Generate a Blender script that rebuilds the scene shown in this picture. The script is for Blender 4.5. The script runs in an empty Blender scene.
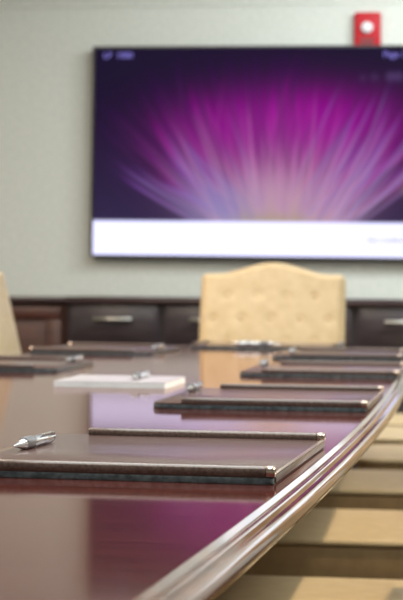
import bpy, bmesh, math, random
import numpy as np
from mathutils import Vector, Matrix

random.seed(7)
S = bpy.context.scene
COL = S.collection
PI = math.pi

# ------------------------------------------------------------------ helpers
def srgb(r, g, b):
    f = lambda c: (c / 255) / 12.92 if c / 255 <= .04045 else ((c / 255 + .055) / 1.055) ** 2.4
    return (f(r), f(g), f(b), 1.0)


def link(name, mesh, mat=None, parent=None):
    o = bpy.data.objects.new(name, mesh)
    COL.objects.link(o)
    if mat is not None and not mesh.materials:
        mesh.materials.append(mat)
    if parent is not None:
        o.parent = parent
    return o


def obj(name, bm, mat, parent=None, smooth=None):
    bmesh.ops.recalc_face_normals(bm, faces=bm.faces[:])
    if smooth is not None:
        for f in bm.faces:
            f.smooth = True
        for e in bm.edges:
            if len(e.link_faces) == 2 and e.calc_face_angle(0) > math.radians(smooth):
                e.smooth = False
    me = bpy.data.meshes.new(name)
    bm.to_mesh(me)
    bm.free()
    for m in (mat if isinstance(mat, (list, tuple)) else [mat]):
        me.materials.append(m)
    return link(name, me, None, parent)


def thing(name, label, cat, loc=(0, 0, 0), rotz=0, group=None):
    o = bpy.data.objects.new(name, None)
    o.empty_display_size = .05
    COL.objects.link(o)
    o.location = loc
    o.rotation_euler = (0, 0, rotz)
    return tag(o, label, cat, group)


def tag(o, label, cat, group=None):
    o['label'] = label
    o['category'] = cat
    if group:
        o['group'] = group
    return o


def struct(o):
    o['kind'] = 'structure'
    return o


def copy_tree(o, parent=None):
    c = o.copy()
    COL.objects.link(c)
    if parent is not None:
        c.parent = parent
    for ch in [x for x in bpy.data.objects if x.parent == o]:
        copy_tree(ch, c)
    return c


def box(bm, x0, x1, y0, y1, z0, z1, bev=0, seg=2):
    r = bmesh.ops.create_cube(bm, size=1)
    vs = r['verts']
    for v in vs:
        v.co = Vector(((x0 + x1) / 2 + v.co.x * (x1 - x0), (y0 + y1) / 2 + v.co.y * (y1 - y0), (z0 + z1) / 2 + v.co.z * (z1 - z0)))
    if bev:
        es = list({e for v in vs for e in v.link_edges})
        bmesh.ops.bevel(bm, geom=es, offset=bev, segments=seg, profile=.5, affect='EDGES')
    return bm


def new_box(*a, **k):
    return box(bmesh.new(), *a, **k)


def prism(bm, pts, z0, z1, bev=0, seg=2):
    lo = [bm.verts.new((x, y, z0)) for x, y in pts]
    hi = [bm.verts.new((x, y, z1)) for x, y in pts]
    n = len(pts)
    bm.faces.new(lo[::-1])
    top = bm.faces.new(hi)
    for i in range(n):
        bm.faces.new((lo[i], lo[(i + 1) % n], hi[(i + 1) % n], hi[i]))
    if bev:
        es = list(top.edges) + [e for e in bm.edges if all(v in lo for v in e.verts)]
        bmesh.ops.bevel(bm, geom=es, offset=bev, segments=seg, profile=.5, affect='EDGES')
    return bm


def lathe(bm, prof, axis='z', n=24, origin=(0, 0, 0)):
    """prof: (radius, height) pairs, closed at both ends."""
    rings = []
    ox, oy, oz = origin
    for r, h in prof:
        ring = []
        for k in range(n):
            a = 2 * PI * k / n
            c, s = r * math.cos(a), r * math.sin(a)
            p = {'z': (c, s, h), 'y': (c, h, s), 'x': (h, c, s)}[axis]
            ring.append(bm.verts.new((p[0] + ox, p[1] + oy, p[2] + oz)))
        rings.append(ring)
    for a, b in zip(rings, rings[1:]):
        for k in range(n):
            bm.faces.new((a[k], a[(k + 1) % n], b[(k + 1) % n], b[k]))
    bm.faces.new(rings[0][::-1])
    bm.faces.new(rings[-1])
    return bm


def round_rect(x0, x1, y0, y1, rads, n=6):
    """plan outline, anticlockwise from (x0,y0); rads for corners (x0y0, x1y0, x1y1, x0y1)."""
    pts = []
    for (cx, cy, sx, sy, a0), r in zip(((x0, y0, 1, 1, PI), (x1, y0, -1, 1, 1.5 * PI), (x1, y1, -1, -1, 0), (x0, y1, 1, -1, .5 * PI)), rads):
        if r <= 0:
            pts.append((cx, cy))
            continue
        for k in range(n + 1):
            a = a0 + .5 * PI * k / n
            pts.append((cx + sx * r + r * math.cos(a), cy + sy * r + r * math.sin(a)))
    return pts


# ------------------------------------------------------------------ materials
def mat(name, col, rough=.5, metal=0, spec=.5, coat=0, coat_rough=.05, ior=1.5):
    m = bpy.data.materials.new(name)
    m.use_nodes = True
    b = m.node_tree.nodes['Principled BSDF']
    b.inputs['Base Color'].default_value = col
    b.inputs['Roughness'].default_value = rough
    b.inputs['Metallic'].default_value = metal
    b.inputs['Specular IOR Level'].default_value = spec
    b.inputs['IOR'].default_value = ior
    b.inputs['Coat Weight'].default_value = coat
    b.inputs['Coat Roughness'].default_value = coat_rough
    return m


def noise_mix(m, c1, c2, scale, stretch=(1, 1, 1), detail=4, lo=.35, hi=.65, bump=0, bump_dist=.002, rough=None, distort=0):
    """colour varies between c1 and c2 over object-space noise; optional bump from the same noise."""
    nt = m.node_tree
    b = nt.nodes['Principled BSDF']
    tc = nt.nodes.new('ShaderNodeTexCoord')
    mp = nt.nodes.new('ShaderNodeMapping')
    mp.inputs['Scale'].default_value = stretch
    nt.links.new(tc.outputs['Object'], mp.inputs['Vector'])
    nz = nt.nodes.new('ShaderNodeTexNoise')
    nz.inputs['Scale'].default_value = scale
    nz.inputs['Detail'].default_value = detail
    nz.inputs['Distortion'].default_value = distort
    nt.links.new(mp.outputs['Vector'], nz.inputs['Vector'])
    cr = nt.nodes.new('ShaderNodeValToRGB')
    cr.color_ramp.elements[0].position = lo
    cr.color_ramp.elements[0].color = c1
    cr.color_ramp.elements[1].position = hi
    cr.color_ramp.elements[1].color = c2
    nt.links.new(nz.outputs['Fac'], cr.inputs['Fac'])
    nt.links.new(cr.outputs['Color'], b.inputs['Base Color'])
    if bump:
        bp = nt.nodes.new('ShaderNodeBump')
        bp.inputs['Strength'].default_value = bump
        bp.inputs['Distance'].default_value = bump_dist
        nt.links.new(nz.outputs['Fac'], bp.inputs['Height'])
        nt.links.new(bp.outputs['Normal'], b.inputs['Normal'])
    return m


M = {}
M['wall'] = noise_mix(mat('wall_covering', srgb(205, 208, 202), .75), srgb(200, 204, 198), srgb(212, 214, 208), 60, (1, 1, 1), 3, bump=.06)
M['ceiling'] = noise_mix(mat('ceiling_paint', srgb(228, 228, 224), .85), srgb(224, 224, 220), srgb(232, 232, 228), 40)
M['carpet'] = noise_mix(mat('carpet', srgb(70, 58, 44), .95, spec=.1), srgb(56, 46, 34), srgb(84, 70, 52), 220, bump=.5, bump_dist=.004)
M['table'] = noise_mix(mat('mahogany', srgb(68, 33, 31), .13, spec=.55), srgb(59, 28, 26), srgb(78, 39, 36), 7, (1, 12, 4), 6, distort=.5)


def lacquer(m, tint, rough, ior):
    """tinted clear lacquer over the stained wood: the reflection grows towards grazing view."""
    nt = m.node_tree
    b = nt.nodes['Principled BSDF']
    src = b.inputs['Base Color'].links[0].from_socket
    di = nt.nodes.new('ShaderNodeBsdfDiffuse')
    gl = nt.nodes.new('ShaderNodeBsdfGlossy')
    gl.inputs['Color'].default_value = tint
    gl.inputs['Roughness'].default_value = rough
    fr = nt.nodes.new('ShaderNodeFresnel')
    fr.inputs['IOR'].default_value = ior
    mx = nt.nodes.new('ShaderNodeMixShader')
    nt.links.new(src, di.inputs['Color'])
    nt.links.new(fr.outputs[0], mx.inputs[0])
    nt.links.new(di.outputs[0], mx.inputs[1])
    nt.links.new(gl.outputs[0], mx.inputs[2])
    out = [n for n in nt.nodes if n.type == 'OUTPUT_MATERIAL'][0]
    nt.links.new(mx.outputs[0], out.inputs['Surface'])
    nt.nodes.remove(b)


lacquer(M['table'], (.99, .87, .83, 1), .082, 1.38)
M['edge'] = noise_mix(mat('polished_edge_wood', srgb(84, 54, 41), .055, spec=.42), srgb(72, 46, 35), srgb(98, 64, 50), 14, (4, 1, 4), 4)
M['pedestal'] = noise_mix(mat('pedestal_wood', srgb(48, 22, 18), .4), srgb(40, 18, 15), srgb(60, 28, 24), 10, (1, 1, 6))
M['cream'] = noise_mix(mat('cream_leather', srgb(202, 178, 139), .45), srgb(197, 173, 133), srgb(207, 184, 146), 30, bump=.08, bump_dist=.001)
M['tan'] = noise_mix(mat('tan_leather', srgb(164, 136, 98), .5), srgb(157, 129, 92), srgb(172, 143, 104), 30, bump=.08, bump_dist=.001)  # seat sides: darker than the cream top, their shade put into the colour
M['black_metal'] = mat('dark_metal', srgb(30, 28, 27), .4, .6)
M['caster'] = mat('caster_plastic', srgb(20, 20, 20), .5)
M['pad_base'] = noise_mix(mat('black_board', srgb(58, 68, 73), .34), srgb(46, 55, 60), srgb(84, 95, 100), 160, bump=.15, bump_dist=.0006)
M['pad_leather'] = noise_mix(mat('brown_leather', srgb(82, 62, 60), .22), srgb(74, 55, 53), srgb(91, 70, 67), 260, (1, 1, 1), 3, bump=.1, bump_dist=.0004)
M['pad_rail'] = noise_mix(mat('rail_leather', srgb(86, 70, 65), .3, coat=.2), srgb(72, 58, 54), srgb(102, 85, 79), 300, bump=.1, bump_dist=.0004)
M['bronze'] = mat('bronze', srgb(200, 182, 170), .25, 1)
M['silver'] = mat('silver_barrel', srgb(226, 226, 230), .2, 1)
M['grip'] = mat('grip_rubber', srgb(120, 120, 126), .35, .6)
M['paper'] = noise_mix(mat('white_paper', srgb(236, 238, 240), .5), srgb(232, 234, 236), srgb(240, 242, 243), 40)
M['cover'] = noise_mix(mat('grey_cover', srgb(168, 163, 170), .3), srgb(162, 157, 164), srgb(174, 169, 176), 40)
M['cabinet'] = noise_mix(mat('espresso_wood', srgb(55, 46, 50), .35), srgb(49, 40, 44), srgb(62, 53, 57), 7, (1, 1, 7))
M['cabinet_top'] = noise_mix(mat('espresso_worktop', srgb(52, 34, 36), .3), srgb(44, 28, 30), srgb(60, 40, 42), 7, (1, 6, 6))
M['redwood'] = noise_mix(mat('red_brown_wood', srgb(68, 34, 25), .4), srgb(58, 28, 20), srgb(78, 41, 31), 7, (1, 1, 7))
M['nickel'] = mat('brushed_nickel', srgb(205, 205, 200), .3, 1)
M['bezel'] = mat('black_bezel', srgb(20, 18, 24), .35)
M['alarm_red'] = mat('alarm_red', srgb(178, 12, 30), .45, spec=.25)
M['lens'] = mat('strobe_lens', srgb(214, 214, 220), .2)
M['alarm_dark'] = mat('alarm_recess', srgb(120, 12, 22), .5)


def emissive(name, col, strength=1.0):
    m = bpy.data.materials.new(name)
    m.use_nodes = True
    nt = m.node_tree
    nt.nodes.clear()
    e = nt.nodes.new('ShaderNodeEmission')
    e.inputs['Color'].default_value = col
    e.inputs['Strength'].default_value = strength
    o = nt.nodes.new('ShaderNodeOutputMaterial')
    nt.links.new(e.outputs[0], o.inputs[0])
    return m


# ------------------------------------------------------------------ the room
RX0, RX1, RY0, RY1, RZ = -4.4, 2.9, -2.6, 9.0, 2.78
struct(obj('floor', new_box(RX0 - .1, RX1 + .1, RY0 - .1, RY1 + .1, -.1, 0), M['carpet']))
struct(obj('ceiling', new_box(RX0 - .1, RX1 + .1, RY0 - .1, RY1 + .1, RZ, RZ + .1), M['ceiling']))
struct(obj('wall_back', new_box(RX0, RX1, RY1, RY1 + .1, 0, RZ), M['wall']))
struct(obj('wall_front', new_box(RX0, RX1, RY0 - .1, RY0, 0, RZ), M['wall']))
struct(obj('wall_left', new_box(RX0 - .1, RX0, RY0, RY1, 0, RZ), M['wall']))
struct(obj('wall_right', new_box(RX1, RX1 + .1, RY0, RY1, 0, RZ), M['wall']))
bm = bmesh.new()
box(bm, RX0, RX1, RY1 - .004, RY1, 2.275, 2.36, .0035)
box(bm, RX0, RX1, RY1 - .035, RY1, 2.36, 2.40, .008)
struct(obj('trim_1', bm, M['wall'], smooth=40))
struct(obj('baseboard_back', new_box(RX0, RX1, RY1 - .018, RY1, 0, .12, .004), M['cabinet']))

# unseen window added beside the screen, glowing to give the table edge its highlights
win = struct(bpy.data.objects.new('window_1', None))
COL.objects.link(win)
win.location = (.92, RY1, 1.66)
bm = bmesh.new()
for a in ((-.62, .62, .60, .66), (-.62, .62, -.66, -.60), (-.62, -.56, -.60, .60), (.56, .62, -.60, .60), (-.02, .02, -.60, .60), (-.56, .56, -.02, .02)):
    box(bm, a[0], a[1], -.05, -.0005, a[2], a[3], .004)
obj('window_frame', bm, M['ceiling'], win, smooth=40)
pane_glow = emissive('daylight_pane', (.86, .94, 1.0, 1), 2.4)
for x0, x1 in ((-.559, -.0205), (.0205, .559)):
    for z0, z1 in ((-.599, -.0205), (.0205, .599)):
        obj('pane', new_box(x0, x1, -.02, -.012, z0, z1), pane_glow, win)

# ------------------------------------------------------------------ boardroom table
TX, TY, HALF, BOW, TY0, TY1, TZ = -.735, 3.22, .5685, .0115, .25, 6.18, .75


def half_at(y):
    return HALF - BOW * (y - TY) ** 2


def table_outline(off):
    """plan outline, anticlockwise, pushed outward by off."""
    pts = []
    n = 48
    rc = .05
    for k in range(n + 1):
        y = TY0 + rc + (TY1 - TY0 - 2 * rc) * k / n
        pts.append((TX + half_at(y) + off, y))
    for k in range(1, 8):
        a = .5 * PI * k / 8
        pts.append((TX + half_at(TY1 - rc) - rc + (rc + off) * math.cos(a), TY1 - rc + (rc + off) * math.sin(a)))
    h = half_at(TY1 - rc) - rc
    for k in range(0, 13):
        pts.append((TX + h - 2 * h * k / 12, TY1 + off))
    for k in range(1, 8):
        a = .5 * PI + .5 * PI * k / 8
        pts.append((TX - h + (rc + off) * math.cos(a), TY1 - rc + (rc + off) * math.sin(a)))
    for k in range(n + 1):
        y = TY1 - rc - (TY1 - TY0 - 2 * rc) * k / n
        pts.append((TX - half_at(y) - off, y))
    for k in range(1, 8):
        a = PI + .5 * PI * k / 8
        pts.append((TX - h + (rc + off) * math.cos(a), TY0 + rc + (rc + off) * math.sin(a)))
    for k in range(0, 13):
        pts.append((TX - h + 2 * h * k / 12, TY0 - off))
    for k in range(1, 8):
        a = 1.5 * PI + .5 * PI * k / 8
        pts.append((TX + h + (rc + off) * math.cos(a), TY0 + rc + (rc + off) * math.sin(a)))
    return pts


table = thing('conference_table', 'long dark glossy mahogany boardroom table with moulded polished edge, holding the desk pads', 'table', (TX, TY, 0))
loc_pts = lambda off: [(x - TX, y - TY) for x, y in table_outline(off)]
bm = bmesh.new()
prism(bm, loc_pts(0), TZ - .026, TZ)
obj('tabletop', bm, M['table'], table)
# moulded edge: chamfer, step, chamfer, step, bullnose
prof = [(0, -.0275), (0, 0), (.0005, -.0002), (.0048, -.0036), (.0053, -.0046), (.0061, -.0049), (.0066, -.0044)]
for k in range(0, 7):
    a = math.radians(100 - 75 * k / 6)
    prof.append((.0090 + .0042 * math.cos(a) * .9, -.0082 + .0042 * math.sin(a)))
prof += [(.0131, -.0078), (.0138, -.0089), (.0146, -.0091)]
for k in range(0, 13):
    a = PI / 2 - (PI * .82) * k / 12
    prof.append((.0152 + .0098 * math.cos(a), -.0185 + .0098 * math.sin(a)))
prof += [(.012, -.0278), (.004, -.0278)]
bm = bmesh.new()
rings = []
for off, dz in prof:
    rings.append([bm.verts.new((x, y, TZ + dz)) for x, y in loc_pts(off)])
n = len(rings[0])
for a, b in zip(rings, rings[1:] + rings[:1]):
    for k in range(n):
        bm.faces.new((a[k], a[(k + 1) % n], b[(k + 1) % n], b[k]))
obj('edge_moulding', bm, M['edge'], table, smooth=14)
for yy in (-1.6, 1.4):
    bm = bmesh.new()
    box(bm, -.13, .13, yy - .35, yy + .35, .03, TZ - .026, .01)
    box(bm, -.17, .17, yy - .42, yy + .42, 0, .05, .008)
    obj('pedestal', bm, M['pedestal'], table, smooth=40)

# ------------------------------------------------------------------ chairs
SEAT_TOP = .42


def cushion_mesh(hx, y0, y1, z0, z1, crown, rad, nx=22, ny=22):
    """an upholstered block: rounded plan, rolled rims, crowned top."""
    bm = bmesh.new()
    cy, hy = (y0 + y1) / 2, (y1 - y0) / 2
    rings = []
    levels = []
    ns = 6
    for k in range(ns + 1):
        a = -.5 * PI + .5 * PI * k / ns
        levels.append((rad * .6 * (1 - math.cos(a)), z0 + rad * .6 + rad * .6 * math.sin(a)))
    for k in range(ns + 1):
        a = .5 * PI * k / ns
        levels.append((rad * (1 - math.cos(a)), z1 - rad + rad * math.sin(a)))
    for f in (.75, .5, .25, .08):
        levels.append((rad + (1 - f) * (min(hx, hy) - rad), z1 + crown * (1 - f * f)))
    for inset, z in levels:
        w, h = hx - inset, hy - inset
        r = max(.002, min(.07, w * .9, h * .9) - inset * .3)
        rings.append([bm.verts.new((x, cy + y, z)) for x, y in round_rect(-w, w, -h, h, (r, r, r, r), 6)])
    n = len(rings[0])
    for a, b in zip(rings, rings[1:]):
        for k in range(n):
            bm.faces.new((a[k], a[(k + 1) % n], b[(k + 1) % n], b[k]))
    bm.faces.new(rings[0][::-1])
    bm.faces.new(rings[-1])
    return bm


BW, BH, BT, LEAN = .246, .548, .085, math.radians(13)


def back_mesh():
    """tufted upholstered back with an arched top, buttons pulled into the front."""
    bm = bmesh.new()
    nu, nv = 56, 64
    btn = []
    for r in range(7):
        z = BH - .085 - .078 * r
        for u in ((-.6, -.2, .2, .6) if r % 2 == 0 else (-.8, -.4, 0, .4, .8)):
            if z > .05:
                btn.append((u * BW, z))

    def top(u):
        return BH + .040 * .5 * (1 + math.cos(PI * min(1, abs(u) / .80)))

    def pt(i, j, side):
        u = -1 + 2 * i / nu
        v = j / nv
        uu = math.copysign(1 - (1 - abs(u)) ** 1.6, u)
        vv = 1 - (1 - v) ** 1.6 if v > .5 else v ** 1.0 * (1 - .5 ** 1.6) / .5
        x = BW * uu
        H = top(uu)
        z = H * vv
        # round the upper corners
        rc = .022
        ex, ez = abs(x) - (BW - rc), z - (H - rc)
        if ex > 0 and ez > 0:
            m = max(ex, ez)
            d = math.hypot(ex, ez)
            x = math.copysign(BW - rc + ex * m / d, x)
            z = H - rc + ez * m / d
        rim = min(BW - abs(BW * uu), H - H * vv, H * vv + .0)
        rr = .03
        t = 1 if rim >= rr else math.sqrt(max(0, 1 - (1 - rim / rr) ** 2))
        y = side * BT / 2 * t
        if side < 0:
            y -= .012 * t * (1 - uu * uu) * (1 - (2 * vv - 1) ** 2)
            for bx, bz in btn:
                d = math.hypot(x - bx, z - bz)
                if d < .06:
                    y += .006 * math.exp(-(d / .013) ** 2)
        return (x, y, z)
    gr = {}
    for s in (-1, 1):
        for i in range(nu + 1):
            for j in range(nv + 1):
                border = i in (0, nu) or j in (0, nv)
                if s == 1 and border:
                    gr[s, i, j] = gr[-1, i, j]
                else:
                    gr[s, i, j] = bm.verts.new(pt(i, j, s))
        for i in range(nu):
            for j in range(nv):
                q = (gr[s, i, j], gr[s, i + 1, j], gr[s, i + 1, j + 1], gr[s, i, j + 1])
                bm.faces.new(q if s < 0 else q[::-1])
    for bx, bz in btn:
        y = -BT / 2 - .012 * (1 - (bx / BW) ** 2) * (1 - (2 * bz / BH - 1) ** 2) + .0042
        bmesh.ops.create_uvsphere(bm, u_segments=10, v_segments=6, radius=.008,
                                  matrix=Matrix.Translation((bx, y, bz)) @ Matrix.Diagonal((1, .55, 1, 1)))
    return bm


def make_chair():
    t = thing('conference_chair', '', 'chair')
    obj('seat', cushion_mesh(.28, -.33, .25, SEAT_TOP - .020, SEAT_TOP - .006, .006, .008), M['cream'], t, smooth=60)
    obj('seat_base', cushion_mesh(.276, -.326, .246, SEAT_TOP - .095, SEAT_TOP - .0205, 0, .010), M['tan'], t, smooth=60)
    b = obj('backrest', back_mesh(), M['cream'], t, smooth=60)
    b.location = (0, .245, SEAT_TOP + .03)
    b.rotation_euler = (-LEAN, 0, 0)
    bm = bmesh.new()
    box(bm, -.145, .145, .20, .262, SEAT_TOP - .110, SEAT_TOP - .0965, .003)
    prism(bm, [(-.145, .256), (.145, .256), (.145, .268), (-.145, .268)], SEAT_TOP - .105, SEAT_TOP + .16, .003)
    obj('back_bracket', bm, M['black_metal'], t)
    bm = bmesh.new()
    lathe(bm, [(.02, .10), (.02, .22), (.03, .222), (.03, .27), (.08, .275), (.08, .293)])
    obj('column', bm, M['black_metal'], t, smooth=40)
    for k in range(5):
        a = 2 * PI * k / 5 + .3
        bm = bmesh.new()
        pts = [(.0, -.024), (.29, -.016), (.30, 0), (.29, .016), (0, .024)]
        prism(bm, pts, .075, .105, .004)
        arm = obj('base_arm', bm, M['black_metal'], t, smooth=40)
        arm.rotation_euler = (0, 0, a)
        bm = bmesh.new()
        lathe(bm, [(.027, -.022), (.03, -.018), (.03, -.004), (.012, -.003), (.012, .003), (.03, .004), (.03, .018), (.027, .022)], 'y', 20, (.27, 0, .03))
        box(bm, .255, .285, -.01, .01, .03, .078, .003)
        obj('caster', bm, M['caster'], arm, smooth=40)
    return t


chair = make_chair()
chairs = [
    (-.689, 6.04, 0, 'cream tufted chair with arched back at the far end of the table', None),
    (-1.085, 5.32, PI / 2, 'cream chair at the left edge of the photo, its reclined back beside the table', None),
    (-.21, 3.205, -PI / 2, 'nearest cream chair seat under the right edge of the table, lowest in the photo', None),
    (-.21, 4.28, -PI / 2, 'second nearest cream chair seat under the right edge of the table', None),
    (-.23, 5.27, -PI / 2, 'third nearest cream chair seat under the right edge of the table', None),
    (-.045, 6.16, -PI / 2, 'fourth cream chair seat along the right side, beside the table corner', None),
    (-.17, 7.00, -PI / 2, 'fifth cream chair seat along the right side, past the table corner', None),
    (-.20, 7.75, -PI / 2, 'farthest cream chair seat along the right side, nearest the drawer cabinets', None),
]
for i, (x, y, r, lab, _) in enumerate(chairs):
    c = chair if i == 0 else copy_tree(chair)
    c.location = (x, y, 0)
    c.rotation_euler = (0, 0, r)
    tag(c, lab, 'chair', 'cream conference chairs around the table')

# ------------------------------------------------------------------ desk pads
PW, PL = .345, .455


def make_pad():
    t = thing('desk_pad', '', 'desk pad')
    hx, hy = PW / 2, PL / 2
    bm = bmesh.new()
    prism(bm, round_rect(-hx, hx, -hy, hy, (.03, .004, .004, .03)), 0, .0064, .0014)
    obj('base_board', bm, M['pad_base'], t, smooth=40)
    bm = bmesh.new()
    prism(bm, round_rect(-hx + .001, hx - .0005, -hy + .0008, hy - .0008, (.029, .003, .003, .029)), .0066, .0092, .0009)
    obj('writing_panel', bm, M['pad_leather'], t, smooth=40)
    bm = new_box(hx + .0001, hx + .0018, -hy + .010, hy - .010, .0012, .0088, .0005)
    obj('end_band', bm, M['pad_rail'], t, smooth=40)
    bm = new_box(hx - .002, hx + .0022, -hy + .011, hy - .011, .0093, .0106, .0004)
    e = obj('edge_trim', bm, M['bronze'], t, smooth=40)
    e['label'] = 'thin bronze edge strip'
    for s in (-1, 1):
        bm = bmesh.new()
        yc = s * (hy - .0065)
        ring = []
        prof = []
        for k in range(20):        # rounded flat section
            a = 2 * PI * k / 20
            ca, sa = math.cos(a), math.sin(a)
            prof.append((.0075 * math.copysign(abs(ca) ** .7, ca), .0055 * math.copysign(abs(sa) ** .7, sa)))
        for x in (-.1225, -.121, -.06, 0, .06, .120, .1645):
            k = .9 if x == -.1225 else 1
            ring.append([bm.verts.new((x, yc + p * k, .0124 + q * k)) for p, q in prof])
        for a, b in zip(ring, ring[1:]):
            for k in range(20):
                bm.faces.new((a[k], a[(k + 1) % 20], b[(k + 1) % 20], b[k]))
        bm.faces.new(ring[0][::-1])
        bm.faces.new(ring[-1])
        rail = obj('side_rail', bm, M['pad_rail'], t, smooth=50)
        bm = bmesh.new()
        ring = []
        for x, k in ((.1648, 1.0), (.1655, 1.12), (.1725, 1.12), (.1740, 1.0), (.1742, .5), (.1725, .4)):
            ring.append([bm.verts.new((x, yc + p * k, .0124 + q * k)) for p, q in prof])
        for a, b in zip(ring, ring[1:]):
            for k in range(20):
                bm.faces.new((a[k], a[(k + 1) % 20], b[(k + 1) % 20], b[k]))
        bm.faces.new(ring[0][::-1])
        bm.faces.new(ring[-1])
        c = obj('end_cap', bm, M['bronze'], rail, smooth=50)
        c['label'] = 'bronze end cap'
    return t


pads = [
    (-.3665, 2.117, -1.8, 'nearest brown leather desk pad, in sharp focus, with rolled rails'),
    (-.3450, 3.225, -.4, 'second nearest brown desk pad on the right side, behind the sharpest one'),
    (-.3455, 4.325, .6, 'third brown desk pad from the camera along the right side of the table'),
    (-.3830, 5.300, 1.6, 'farthest brown desk pad along the right side of the table'),
    (-1.106, 4.370, 180, 'brown desk pad on the left side, cut by the left photo edge'),
    (-1.070, 5.450, 178, 'brown desk pad on the left side, just before the dark drawer cabinets'),
    (-.660, 5.995, 90, 'dark desk pad at the table end, before the tufted chair'),
]
pad = make_pad()
for i, (x, y, r, lab) in enumerate(pads):
    p = pad if i == 0 else copy_tree(pad)
    p.location = (x, y, TZ + .0003)
    p.rotation_euler = (0, 0, math.radians(r))
    tag(p, lab, 'desk pad', 'desk pads on the table')

# ------------------------------------------------------------------ pens
def make_pen():
    """lies along local +y, tip at -y."""
    t = thing('pen', '', 'pen')
    r = .0058
    bm = bmesh.new()
    lathe(bm, [(.0035, -.048), (r * .92, -.040), (r, -.036), (r, .028), (r * .97, .029), (r * .97, .031), (r, .032), (r, .052), (r * .8, .055)], 'y', 20, (0, 0, r))
    obj('barrel', bm, M['silver'], t, smooth=40)
    bm = bmesh.new()
    lathe(bm, [(.0008, -.068), (.0013, -.063), (.0034, -.050), (.0036, -.0482)], 'y', 16, (0, 0, r))
    obj('tip', bm, M['silver'], t, smooth=40)
    bm = bmesh.new()
    lathe(bm, [(r + .0003, -.036), (r + .0007, -.034), (r + .0007, -.012), (r + .0003, -.010)], 'y', 20, (0, 0, r + .0004))
    g = obj('grip', bm, M['grip'], t, smooth=40)
    g['label'] = 'dark rubber grip'
    bm = bmesh.new()
    lathe(bm, [(.0030, .055), (.0030, .064), (.0022, .0665)], 'y', 16, (0, 0, r))
    obj('push_button', bm, M['silver'], t, smooth=40)
    bm = bmesh.new()
    box(bm, .0030, .0062, .014, .050, 2 * r - .001, 2 * r + .0012, .0005)
    box(bm, .0005, .0062, .046, .051, r * 1.5, 2 * r + .0012, .0005)
    obj('clip', bm, M['silver'], t, smooth=40)
    return t


PZ = TZ + .0003 + .0092 + .0002
pens = [
    (-.5080, 2.150, -5, PZ, 'silver pen on the nearest desk pad, in sharp focus'),
    (-.5020, 3.355, -1, PZ, 'silver pen on the second nearest desk pad'),
    (-.5000, 4.450, 0, PZ, 'silver pen on the third desk pad of the right side'),
    (-.5180, 5.310, 1, PZ, 'silver pen on the farthest desk pad of the right side'),
    (-.9670, 4.500, -4, PZ, 'silver pen on the desk pad cut by the left photo edge'),
    (-.9180, 5.420, -4, PZ, 'silver pen on the left desk pad before the drawer cabinets'),
    (-.6840, 5.870, 90, PZ, 'silver pen lying crosswise on the desk pad before the tufted chair'),
    (-.6600, 3.690, -4, TZ + .0003 + .0117 + .0002, 'silver pen on the white paper pad'),
]
pen = make_pen()
for i, (x, y, r, z, lab) in enumerate(pens):
    p = pen if i == 0 else copy_tree(pen)
    p.location = (x, y, z)
    p.scale = (1.12, 1.12, 1.12)
    p.rotation_euler = (0, 0, math.radians(r))
    tag(p, lab, 'pen', 'silver pens on the desk pads')

# ------------------------------------------------------------------ white paper pad in the middle of the table
t = thing('paper_pad', 'thick white pad of paper lying flat in the middle of the table', 'paper pad', (-.697, 3.69, TZ + .0003), math.radians(0))
bm = bmesh.new()
for k in range(4):
    j = random.uniform(-.0008, .0008)
    box(bm, -.108 + j, .108 + j, -.125 + j, .125 + j, .0012 + k * .0025, .0036 + k * .0025, .0003, 1)
obj('sheets', bm, M['paper'], t)
obj('backing_board', new_box(-.1085, .1085, -.1255, .1255, 0, .0011), M['paper'], t)
obj('cover_sheet', new_box(-.1085, .1085, -.1255, .1255, .0112, .0117), M['cover'], t)

# ------------------------------------------------------------------ cabinets under the screen
CY0, CY1, CTOP, UW = 8.42, 8.955, .888, .4345
CX0 = -1.845


def make_cabinet():
    t = thing('drawer_cabinet', '', 'cabinet')
    obj('body', new_box(.001, UW - .001, CY0 + .02, CY1, .08, CTOP - .03, .002), M['cabinet'], t)
    obj('plinth', new_box(.001, UW - .001, CY0 + .06, CY1 - .02, 0, .08), M['cabinet'], t)
    bm = bmesh.new()
    box(bm, .018, UW - .018, CY0, CY0 + .019, .684, CTOP - .038, .003)
    box(bm, .040, UW - .040, CY0 - .005, CY0 + .002, .704, CTOP - .058, .003)
    d = obj('drawer', bm, M['cabinet'], t, smooth=40)
    bm = bmesh.new()
    c = UW / 2
    lathe(bm, [(.006, c - .086), (.0085, c - .082), (.0085, c + .082), (.006, c + .086)], 'x', 14, (0, CY0 - .034, .789))
    for s in (-1, 1):
        lathe(bm, [(.005, CY0 - .034), (.005, CY0 - .0045)], 'y', 12, (c + s * .068, 0, .789))
    h = obj('handle', bm, M['nickel'], d, smooth=40)
    h['label'] = 'brushed nickel bar handle'
    bm = bmesh.new()
    box(bm, .018, UW - .018, CY0, CY0 + .019, .10, .676, .003)
    box(bm, .07, UW - .07, CY0 - .005, CY0 + .002, .16, .62, .004)
    d = obj('door', bm, M['cabinet'], t, smooth=40)
    bm = bmesh.new()
    lathe(bm, [(.006, .46), (.0085, .464), (.0085, .596), (.006, .60)], 'z', 14, (UW - .045, CY0 - .03, 0))
    for s in (.48, .58):
        lathe(bm, [(.005, CY0 - .03), (.005, CY0 + .001)], 'y', 12, (UW - .045, 0, s))
    obj('handle', bm, M['nickel'], d, smooth=40)
    return t


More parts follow.
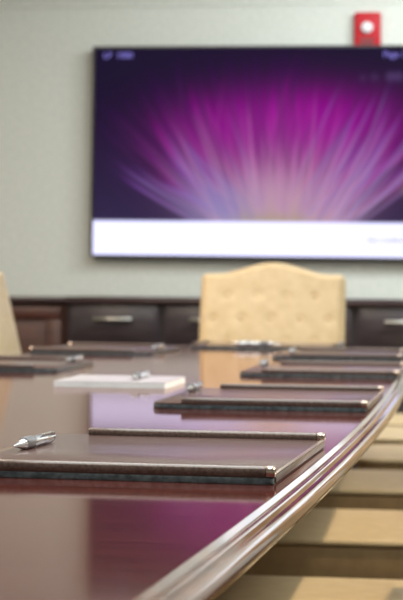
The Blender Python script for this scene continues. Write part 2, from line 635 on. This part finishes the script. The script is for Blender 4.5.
cab = make_cabinet()
for k, lab in enumerate(('dark drawer cabinet left of the tufted chair, its whole drawer and bar handle showing',
                         'dark drawer cabinet directly left of the tufted chair, partly hidden by it',
                         'dark drawer cabinet mostly hidden behind the tufted chair',
                         'dark drawer cabinet cut by the right edge of the photo')):
    c = cab if k == 0 else copy_tree(cab)
    c.location = (CX0 + k * UW, 0, 0)
    tag(c, lab, 'cabinet', 'dark drawer cabinets under the screen')
t = thing('worktop', 'dark wooden worktop along the drawer cabinets under the screen', 'worktop', (CX0, CY0, CTOP - .0295))
bm = bmesh.new()
box(bm, -.004, 4 * UW + .004, -.025, CY1 - CY0 + .01, 0, .022, .004)
box(bm, -.004, 4 * UW + .004, -.018, CY1 - CY0, .022, .0295, .002)
wt = obj('top_board', bm, M['cabinet_top'], t, smooth=40)

t = thing('sideboard', 'reddish brown panelled wooden sideboard left of the dark drawer cabinets', 'sideboard', (-2.95, 0, 0))
SW = 1.095
obj('body', new_box(0, SW, CY0 + .05, CY1, .08, CTOP - .03, .002), M['redwood'], t)
obj('plinth', new_box(.02, SW - .02, CY0 + .09, CY1, 0, .08), M['redwood'], t)
bm = bmesh.new()
box(bm, -.01, SW + .002, CY0 + .015, CY1 + .01, CTOP - .0295, CTOP - .004, .004)
o = obj('top_board', bm, M['cabinet_top'], t, smooth=40)
o['label'] = 'dark top board'
for x0, x1 in ((.02, SW / 2 - .004), (SW / 2 + .004, SW - .02)):
    bm = bmesh.new()
    box(bm, x0, x1, CY0 + .03, CY0 + .0495, .10, CTOP - .05, .003)
    # raised frame round a recessed field
    for a in ((x0, x1, CTOP - .105, CTOP - .05), (x0, x1, .10, .16), (x0, x0 + .07, .16, CTOP - .105), (x1 - .07, x1, .16, CTOP - .105)):
        box(bm, a[0], a[1], CY0 + .012, CY0 + .031, a[2], a[3], .004)
    obj('door', bm, M['redwood'], t, smooth=40)

# ------------------------------------------------------------------ wall screen
TVX0, TVW, TVZ0, TVZ1, TVY = -1.842, 1.80, 1.072, 2.078, 8.93
TVH = TVZ1 - TVZ0
tv = thing('wall_screen', 'large black flat wall screen showing a magenta flower over a white strip', 'screen', (TVX0 + TVW / 2, TVY, TVZ0 + TVH / 2), 0)
tv.rotation_euler = (0, math.radians(.25), 0)
hw, hh, bz = TVW / 2, TVH / 2, .011
bm = bmesh.new()
box(bm, -hw, hw, .006, .045, -hh, hh, .004)
for a in ((-hw, hw, hh - bz, hh), (-hw, hw, -hh, -hh + bz), (-hw, -hw + bz, -hh + bz, hh - bz), (hw - bz, hw, -hh + bz, hh - bz)):
    box(bm, a[0], a[1], -.004, .008, a[2], a[3], .0015, 1)
obj('housing', bm, M['bezel'], tv)
obj('wall_mount', new_box(-.25, .25, .045, .0695, -.2, .2, .003), M['black_metal'], tv)

# the picture on the screen: colours of a lit display, worked out point by point over a fine grid
NX, NZ = 260, 146
sw, sh = TVW - 2 * bz, TVH - 2 * bz
gx = np.linspace(0, 1, NX + 1)
gz = np.linspace(0, 1, NZ + 1)
U, V = np.meshgrid(gx * sw, gz * sh)               # metres from the lower left corner of the display
lin = lambda *c: np.array(srgb(*c)[:3])
img = np.zeros((NZ + 1, NX + 1, 3))
img[:] = lin(27, 19, 44)
img += (np.clip(1 - V / .75, 0, 1) ** 1.5)[..., None] * (lin(60, 50, 84) - lin(27, 19, 44)) * .8
STRIP = .163 * sh / .984
bx, bzv = .865, STRIP - .06                           # root of the flower
rng = np.random.RandomState(11)


def blob(cx, cz, sx, sz, col, amt):
    g = np.exp(-((U - cx) / sx) ** 2 - ((V - cz) / sz) ** 2) * amt
    img[:] = img * (1 - g[..., None]) + col * g[..., None]


blob(bx - .02, .50, .50, .26, lin(92, 14, 104), .60)
blob(bx + .16, .62, .42, .15, lin(146, 0, 138), .85)
blob(bx - .16, .58, .28, .13, lin(136, 6, 132), .6)
blob(bx + .02, .40, .34, .15, lin(170, 60, 148), .70)
blob(bx + .02, .24, .30, .12, lin(176, 138, 164), .80)


def streak(rx, ang, length, width, c0, c1, amt, bend=0.0, start=.05):
    """one blurred stamen from the root outward."""
    ca, sa = math.cos(ang), math.sin(ang)
    dx, dz = U - (bx + rx), V - bzv
    s = dx * ca + dz * sa
    q = -dx * sa + dz * ca - bend * s * s
    w = width * (.55 + .8 * np.clip(s / length, 0, 1))
    g = np.exp(-(q / w) ** 2)
    tpos = np.clip((s - start) / (length - start), 0, 1) ** .8
    g *= (1 / (1 + np.exp(-(s - start) / .02))) * (1 / (1 + np.exp((s - length) / .03)))
    col = c0[None, None] * (1 - tpos[..., None]) + c1[None, None] * tpos[..., None]
    g = np.clip(g * amt, 0, 1)
    img[:] = img * (1 - g[..., None]) + col * g[..., None]


for k in range(190):                                   # upright magenta stamens
    rx = rng.uniform(-.24, .26)
    a = math.radians(90 - rx * 150) + rng.normal(0, .22)
    L = rng.uniform(.46, .70) * (1 - .15 * abs(math.cos(a)))
    streak(rx, a, L, rng.uniform(.006, .016), lin(190, 150, 174), lin(*[(150, 0, 140), (112, 14, 118), (172, 30, 156), (84, 8, 96)][k % 4]), rng.uniform(.2, .55), rng.normal(0, .12))
for k in range(70):                                    # dark gaps between them
    rx = rng.uniform(-.26, .28)
    a = math.radians(90 - rx * 150) + rng.normal(0, .3)
    streak(rx, a, .8, rng.uniform(.004, .010), lin(120, 60, 110), lin(50, 8, 70), rng.uniform(.2, .5), rng.normal(0, .12), .30)
for k in range(58):                                    # long lilac ones leaning left
    rx = rng.uniform(-.27, .06)
    a = math.radians(rng.uniform(116, 156))
    streak(rx, a, rng.uniform(.30, .58), rng.uniform(.004, .009), lin(158, 146, 190), lin(*[(134, 104, 176), (126, 36, 136), (96, 88, 156), (112, 60, 146)][k % 4]), rng.uniform(.3, .65), rng.uniform(-.2, .05))
for k in range(50):                                    # and right
    rx = rng.uniform(.0, .34)
    a = math.radians(rng.uniform(32, 68))
    streak(rx, a, rng.uniform(.40, .70), rng.uniform(.004, .009), lin(172, 146, 184), lin(*[(126, 96, 168), (142, 44, 150), (104, 90, 160), (120, 60, 150)][k % 4]), rng.uniform(.3, .6), rng.uniform(-.05, .25))
for k in range(24):                                    # a few thin pale ones in the middle
    rx = rng.uniform(-.25, .25)
    a = math.radians(90 - rx * 130) + rng.normal(0, .15)
    streak(rx, a, rng.uniform(.35, .6), .004, lin(206, 176, 190), lin(196, 110, 180), .5)
for k in range(22):
    rx = rng.uniform(-.16, .16)
    a = math.radians(rng.uniform(60, 120))
    streak(rx, a, rng.uniform(.12, .22), .010, lin(168, 158, 90), lin(190, 150, 160), .45)
blob(bx, STRIP + .005, .20, .03, lin(164, 156, 96), .6)
blob(bx + .15, .62, .36, .13, lin(150, 0, 140), .38)
blob(bx - .14, .56, .24, .12, lin(132, 4, 128), .35)
blob(bx + .02, .27, .22, .13, lin(180, 142, 168), .45)
blob(bx - .22, .24, .16, .11, lin(132, 130, 180), .40)
blob(1.50, STRIP + .16, .03, .03, lin(120, 110, 90), .5)
for cx, cz, r, am in ((1.335, .845, .018, .22), (1.41, .848, .022, .42), (1.448, .848, .022, .42), (1.515, .848, .022, .3), (1.28, .842, .014, .2)):
    d = np.hypot(U - cx, V - cz)                       # pale out-of-focus dots
    g = am / (1 + np.exp((d - r) / .004))
    img[:] = img * (1 - g[..., None]) + lin(92, 70, 120) * g[..., None]
mask = 1 / (1 + np.exp((V - STRIP) / .0015))
img[:] = img * (1 - mask[..., None]) + np.array([.95, .95, 1.35]) * mask[..., None]
me = bpy.data.meshes.new('display')
verts = [(x - sw / 2, .003, z - sh / 2) for z in gz * sh for x in gx * sw]
faces = [(j * (NX + 1) + i, j * (NX + 1) + i + 1, (j + 1) * (NX + 1) + i + 1, (j + 1) * (NX + 1) + i) for j in range(NZ) for i in range(NX)]
me.from_pydata(verts, [], faces)
ca = me.color_attributes.new('picture', 'FLOAT_COLOR', 'POINT')
buf = np.ones(((NX + 1) * (NZ + 1), 4), dtype=np.float32)
buf[:, :3] = np.clip(img.reshape(-1, 3), 0, 2)
ca.data.foreach_set('color', buf.ravel())
m = bpy.data.materials.new('lit_display')
m.use_nodes = True
nt = m.node_tree
b = nt.nodes['Principled BSDF']
b.inputs['Base Color'].default_value = (.0015, .0015, .002, 1)
b.inputs['Roughness'].default_value = .6
b.inputs['Specular IOR Level'].default_value = .01
an = nt.nodes.new('ShaderNodeAttribute')
an.attribute_name = 'picture'
nt.links.new(an.outputs['Color'], b.inputs['Emission Color'])
b.inputs['Emission Strength'].default_value = 1.0
screen = link('display', me, m, tv)
screen['label'] = 'lit display with a magenta flower and a white strip'


def text_mesh(body, size, x, z, m, name, parent, align='LEFT', bold=0.0):
    cu = bpy.data.curves.new(name, 'FONT')
    cu.body = body
    cu.size = size
    cu.align_x = align
    cu.extrude = .0004
    cu.offset = bold
    o = bpy.data.objects.new(name, cu)
    COL.objects.link(o)
    dg = bpy.context.evaluated_depsgraph_get()
    mesh = bpy.data.meshes.new_from_object(o.evaluated_get(dg))
    bpy.data.objects.remove(o)
    bpy.data.curves.remove(cu)
    mesh.materials.clear()
    p = link(name, mesh, m, parent)
    p.location = (x, .0012, z)
    p.rotation_euler = (PI / 2, 0, 0)
    return p


lilac = emissive('lilac_lettering', srgb(118, 110, 188), 1.0)
grey_l = emissive('grey_lettering', srgb(140, 140, 190), 1.0)
text_mesh('LP  1000', .040, -hw + .052, hh - .056, lilac, 'heading_text', screen, bold=.001)
text_mesh('Page 1', .040, hw - .415, hh - .056, lilac, 'heading_text', screen, bold=.001)
text_mesh('the | conference', .032, hw - .475, -hh + .083, grey_l, 'caption_text', screen)

# ------------------------------------------------------------------ fire alarm strobe
fa = thing('fire_alarm', 'red fire alarm strobe on the wall above the screen', 'fire alarm', (-.532, RY1, 2.153))
obj('housing', new_box(-.063, .063, -.045, -.0005, -.085, .083, .012, 4), M['alarm_red'], fa, smooth=40)
bm = bmesh.new()
prism(bm, [(.028 * math.cos(2 * PI * k / 8 + PI / 8), .028 * math.sin(2 * PI * k / 8 + PI / 8)) for k in range(8)], 0, .022, .006)
for v in bm.verts:
    v.co = Vector((v.co.x, -.0455 - v.co.z, v.co.y + .008))
o = obj('strobe_lens', bm, M['lens'], fa, smooth=30)
o['label'] = 'white strobe lens'
bm = new_box(-.033, .033, -.0458, -.0448, -.072, -.038)
for k in range(4):
    box(bm, -.03, .03, -.0468, -.0450, -.045 - k * .008, -.042 - k * .008)
obj('sounder_grille', bm, M['alarm_dark'], fa)

# ------------------------------------------------------------------ lights
def area(name, loc, sx, sy, power, col, rot=(0, 0, 0)):
    l = bpy.data.lights.new(name, 'AREA')
    l.shape = 'RECTANGLE'
    l.size, l.size_y, l.energy, l.color = sx, sy, power, col
    o = bpy.data.objects.new(name, l)
    COL.objects.link(o)
    o.location = loc
    o.rotation_euler = rot
    return o


def spot(name, loc, power, col, size=math.radians(75), rad=.03, aim=None, blend=.5):
    l = bpy.data.lights.new(name, 'SPOT')
    l.energy, l.color, l.spot_size, l.spot_blend, l.shadow_soft_size = power, col, size, blend, rad
    o = bpy.data.objects.new(name, l)
    COL.objects.link(o)
    o.location = loc
    if aim:
        o.rotation_euler = (Vector(aim) - Vector(loc)).to_track_quat('-Z', 'Y').to_euler()
    return o


cool, warm = (.93, 1.0, .98), (1.0, .80, .55)
area('ceiling_panel', (-.7, 2.8, RZ - .03), 1.2, 4.6, 84, cool)
area('ceiling_panel', (1.3, 3.4, RZ - .03), 1.0, 5.6, 90, cool)
area('ceiling_panel', (-2.4, 4.8, RZ - .03), 1.0, 2.4, 112, (1.0, .84, .68))
area('wall_washer', (-.1, 6.9, RZ - .03), 2.0, .3, 52, (.93, 1, 1), (math.radians(50), 0, 0))
area('wall_washer', (.9, 7.5, RZ - .03), 1.4, .3, 62, (.93, 1, 1), (math.radians(38), 0, 0))
for k, y in enumerate((1.9, 3.7, 5.5)):
    spot('downlight', (.95, y, RZ - .03), (210, 190, 50)[k], warm, math.radians(66), .025, (.2, y - .1, 0))

w = bpy.data.worlds.new('room')
S.world = w
w.use_nodes = True
w.node_tree.nodes['Background'].inputs['Color'].default_value = (.02, .02, .02, 1)

# ------------------------------------------------------------------ camera
F, HOR, ROLL, YAW, CZ = 1900.0, 284.0, .009, math.atan(.146), .95
cd = bpy.data.cameras.new('camera')
cam = bpy.data.objects.new('camera', cd)
COL.objects.link(cam)
fwd0 = Vector((-math.sin(YAW), math.cos(YAW), 0))
right0 = Vector((math.cos(YAW), math.sin(YAW), 0))
pit = math.atan((300 - HOR) / F)
fwd = (fwd0 * math.cos(pit) + Vector((0, 0, -1)) * math.sin(pit)).normalized()
up0 = right0.cross(fwd)
right = right0 * math.cos(ROLL) + up0 * math.sin(ROLL)
up = up0 * math.cos(ROLL) - right0 * math.sin(ROLL)
mtx = Matrix((right, up, -fwd)).transposed().to_4x4()
mtx.translation = (0, 0, CZ)
cam.matrix_world = mtx
cd.sensor_fit = 'HORIZONTAL'
cd.sensor_width = 24
cd.lens = 24 * F / 403
cd.clip_start = .02
cd.dof.use_dof = True
cd.dof.focus_distance = 2.0
cd.dof.aperture_fstop = 12.6
cd.dof.aperture_blades = 0
S.camera = cam

S.view_settings.view_transform = 'Standard'
S.view_settings.look = 'None'
S.view_settings.exposure = .13
S.view_settings.gamma = 1
S.view_settings.use_curve_mapping = False
S.cycles.use_denoising = True
S.cycles.max_bounces = 8
S.cycles.sample_clamp_indirect = 6
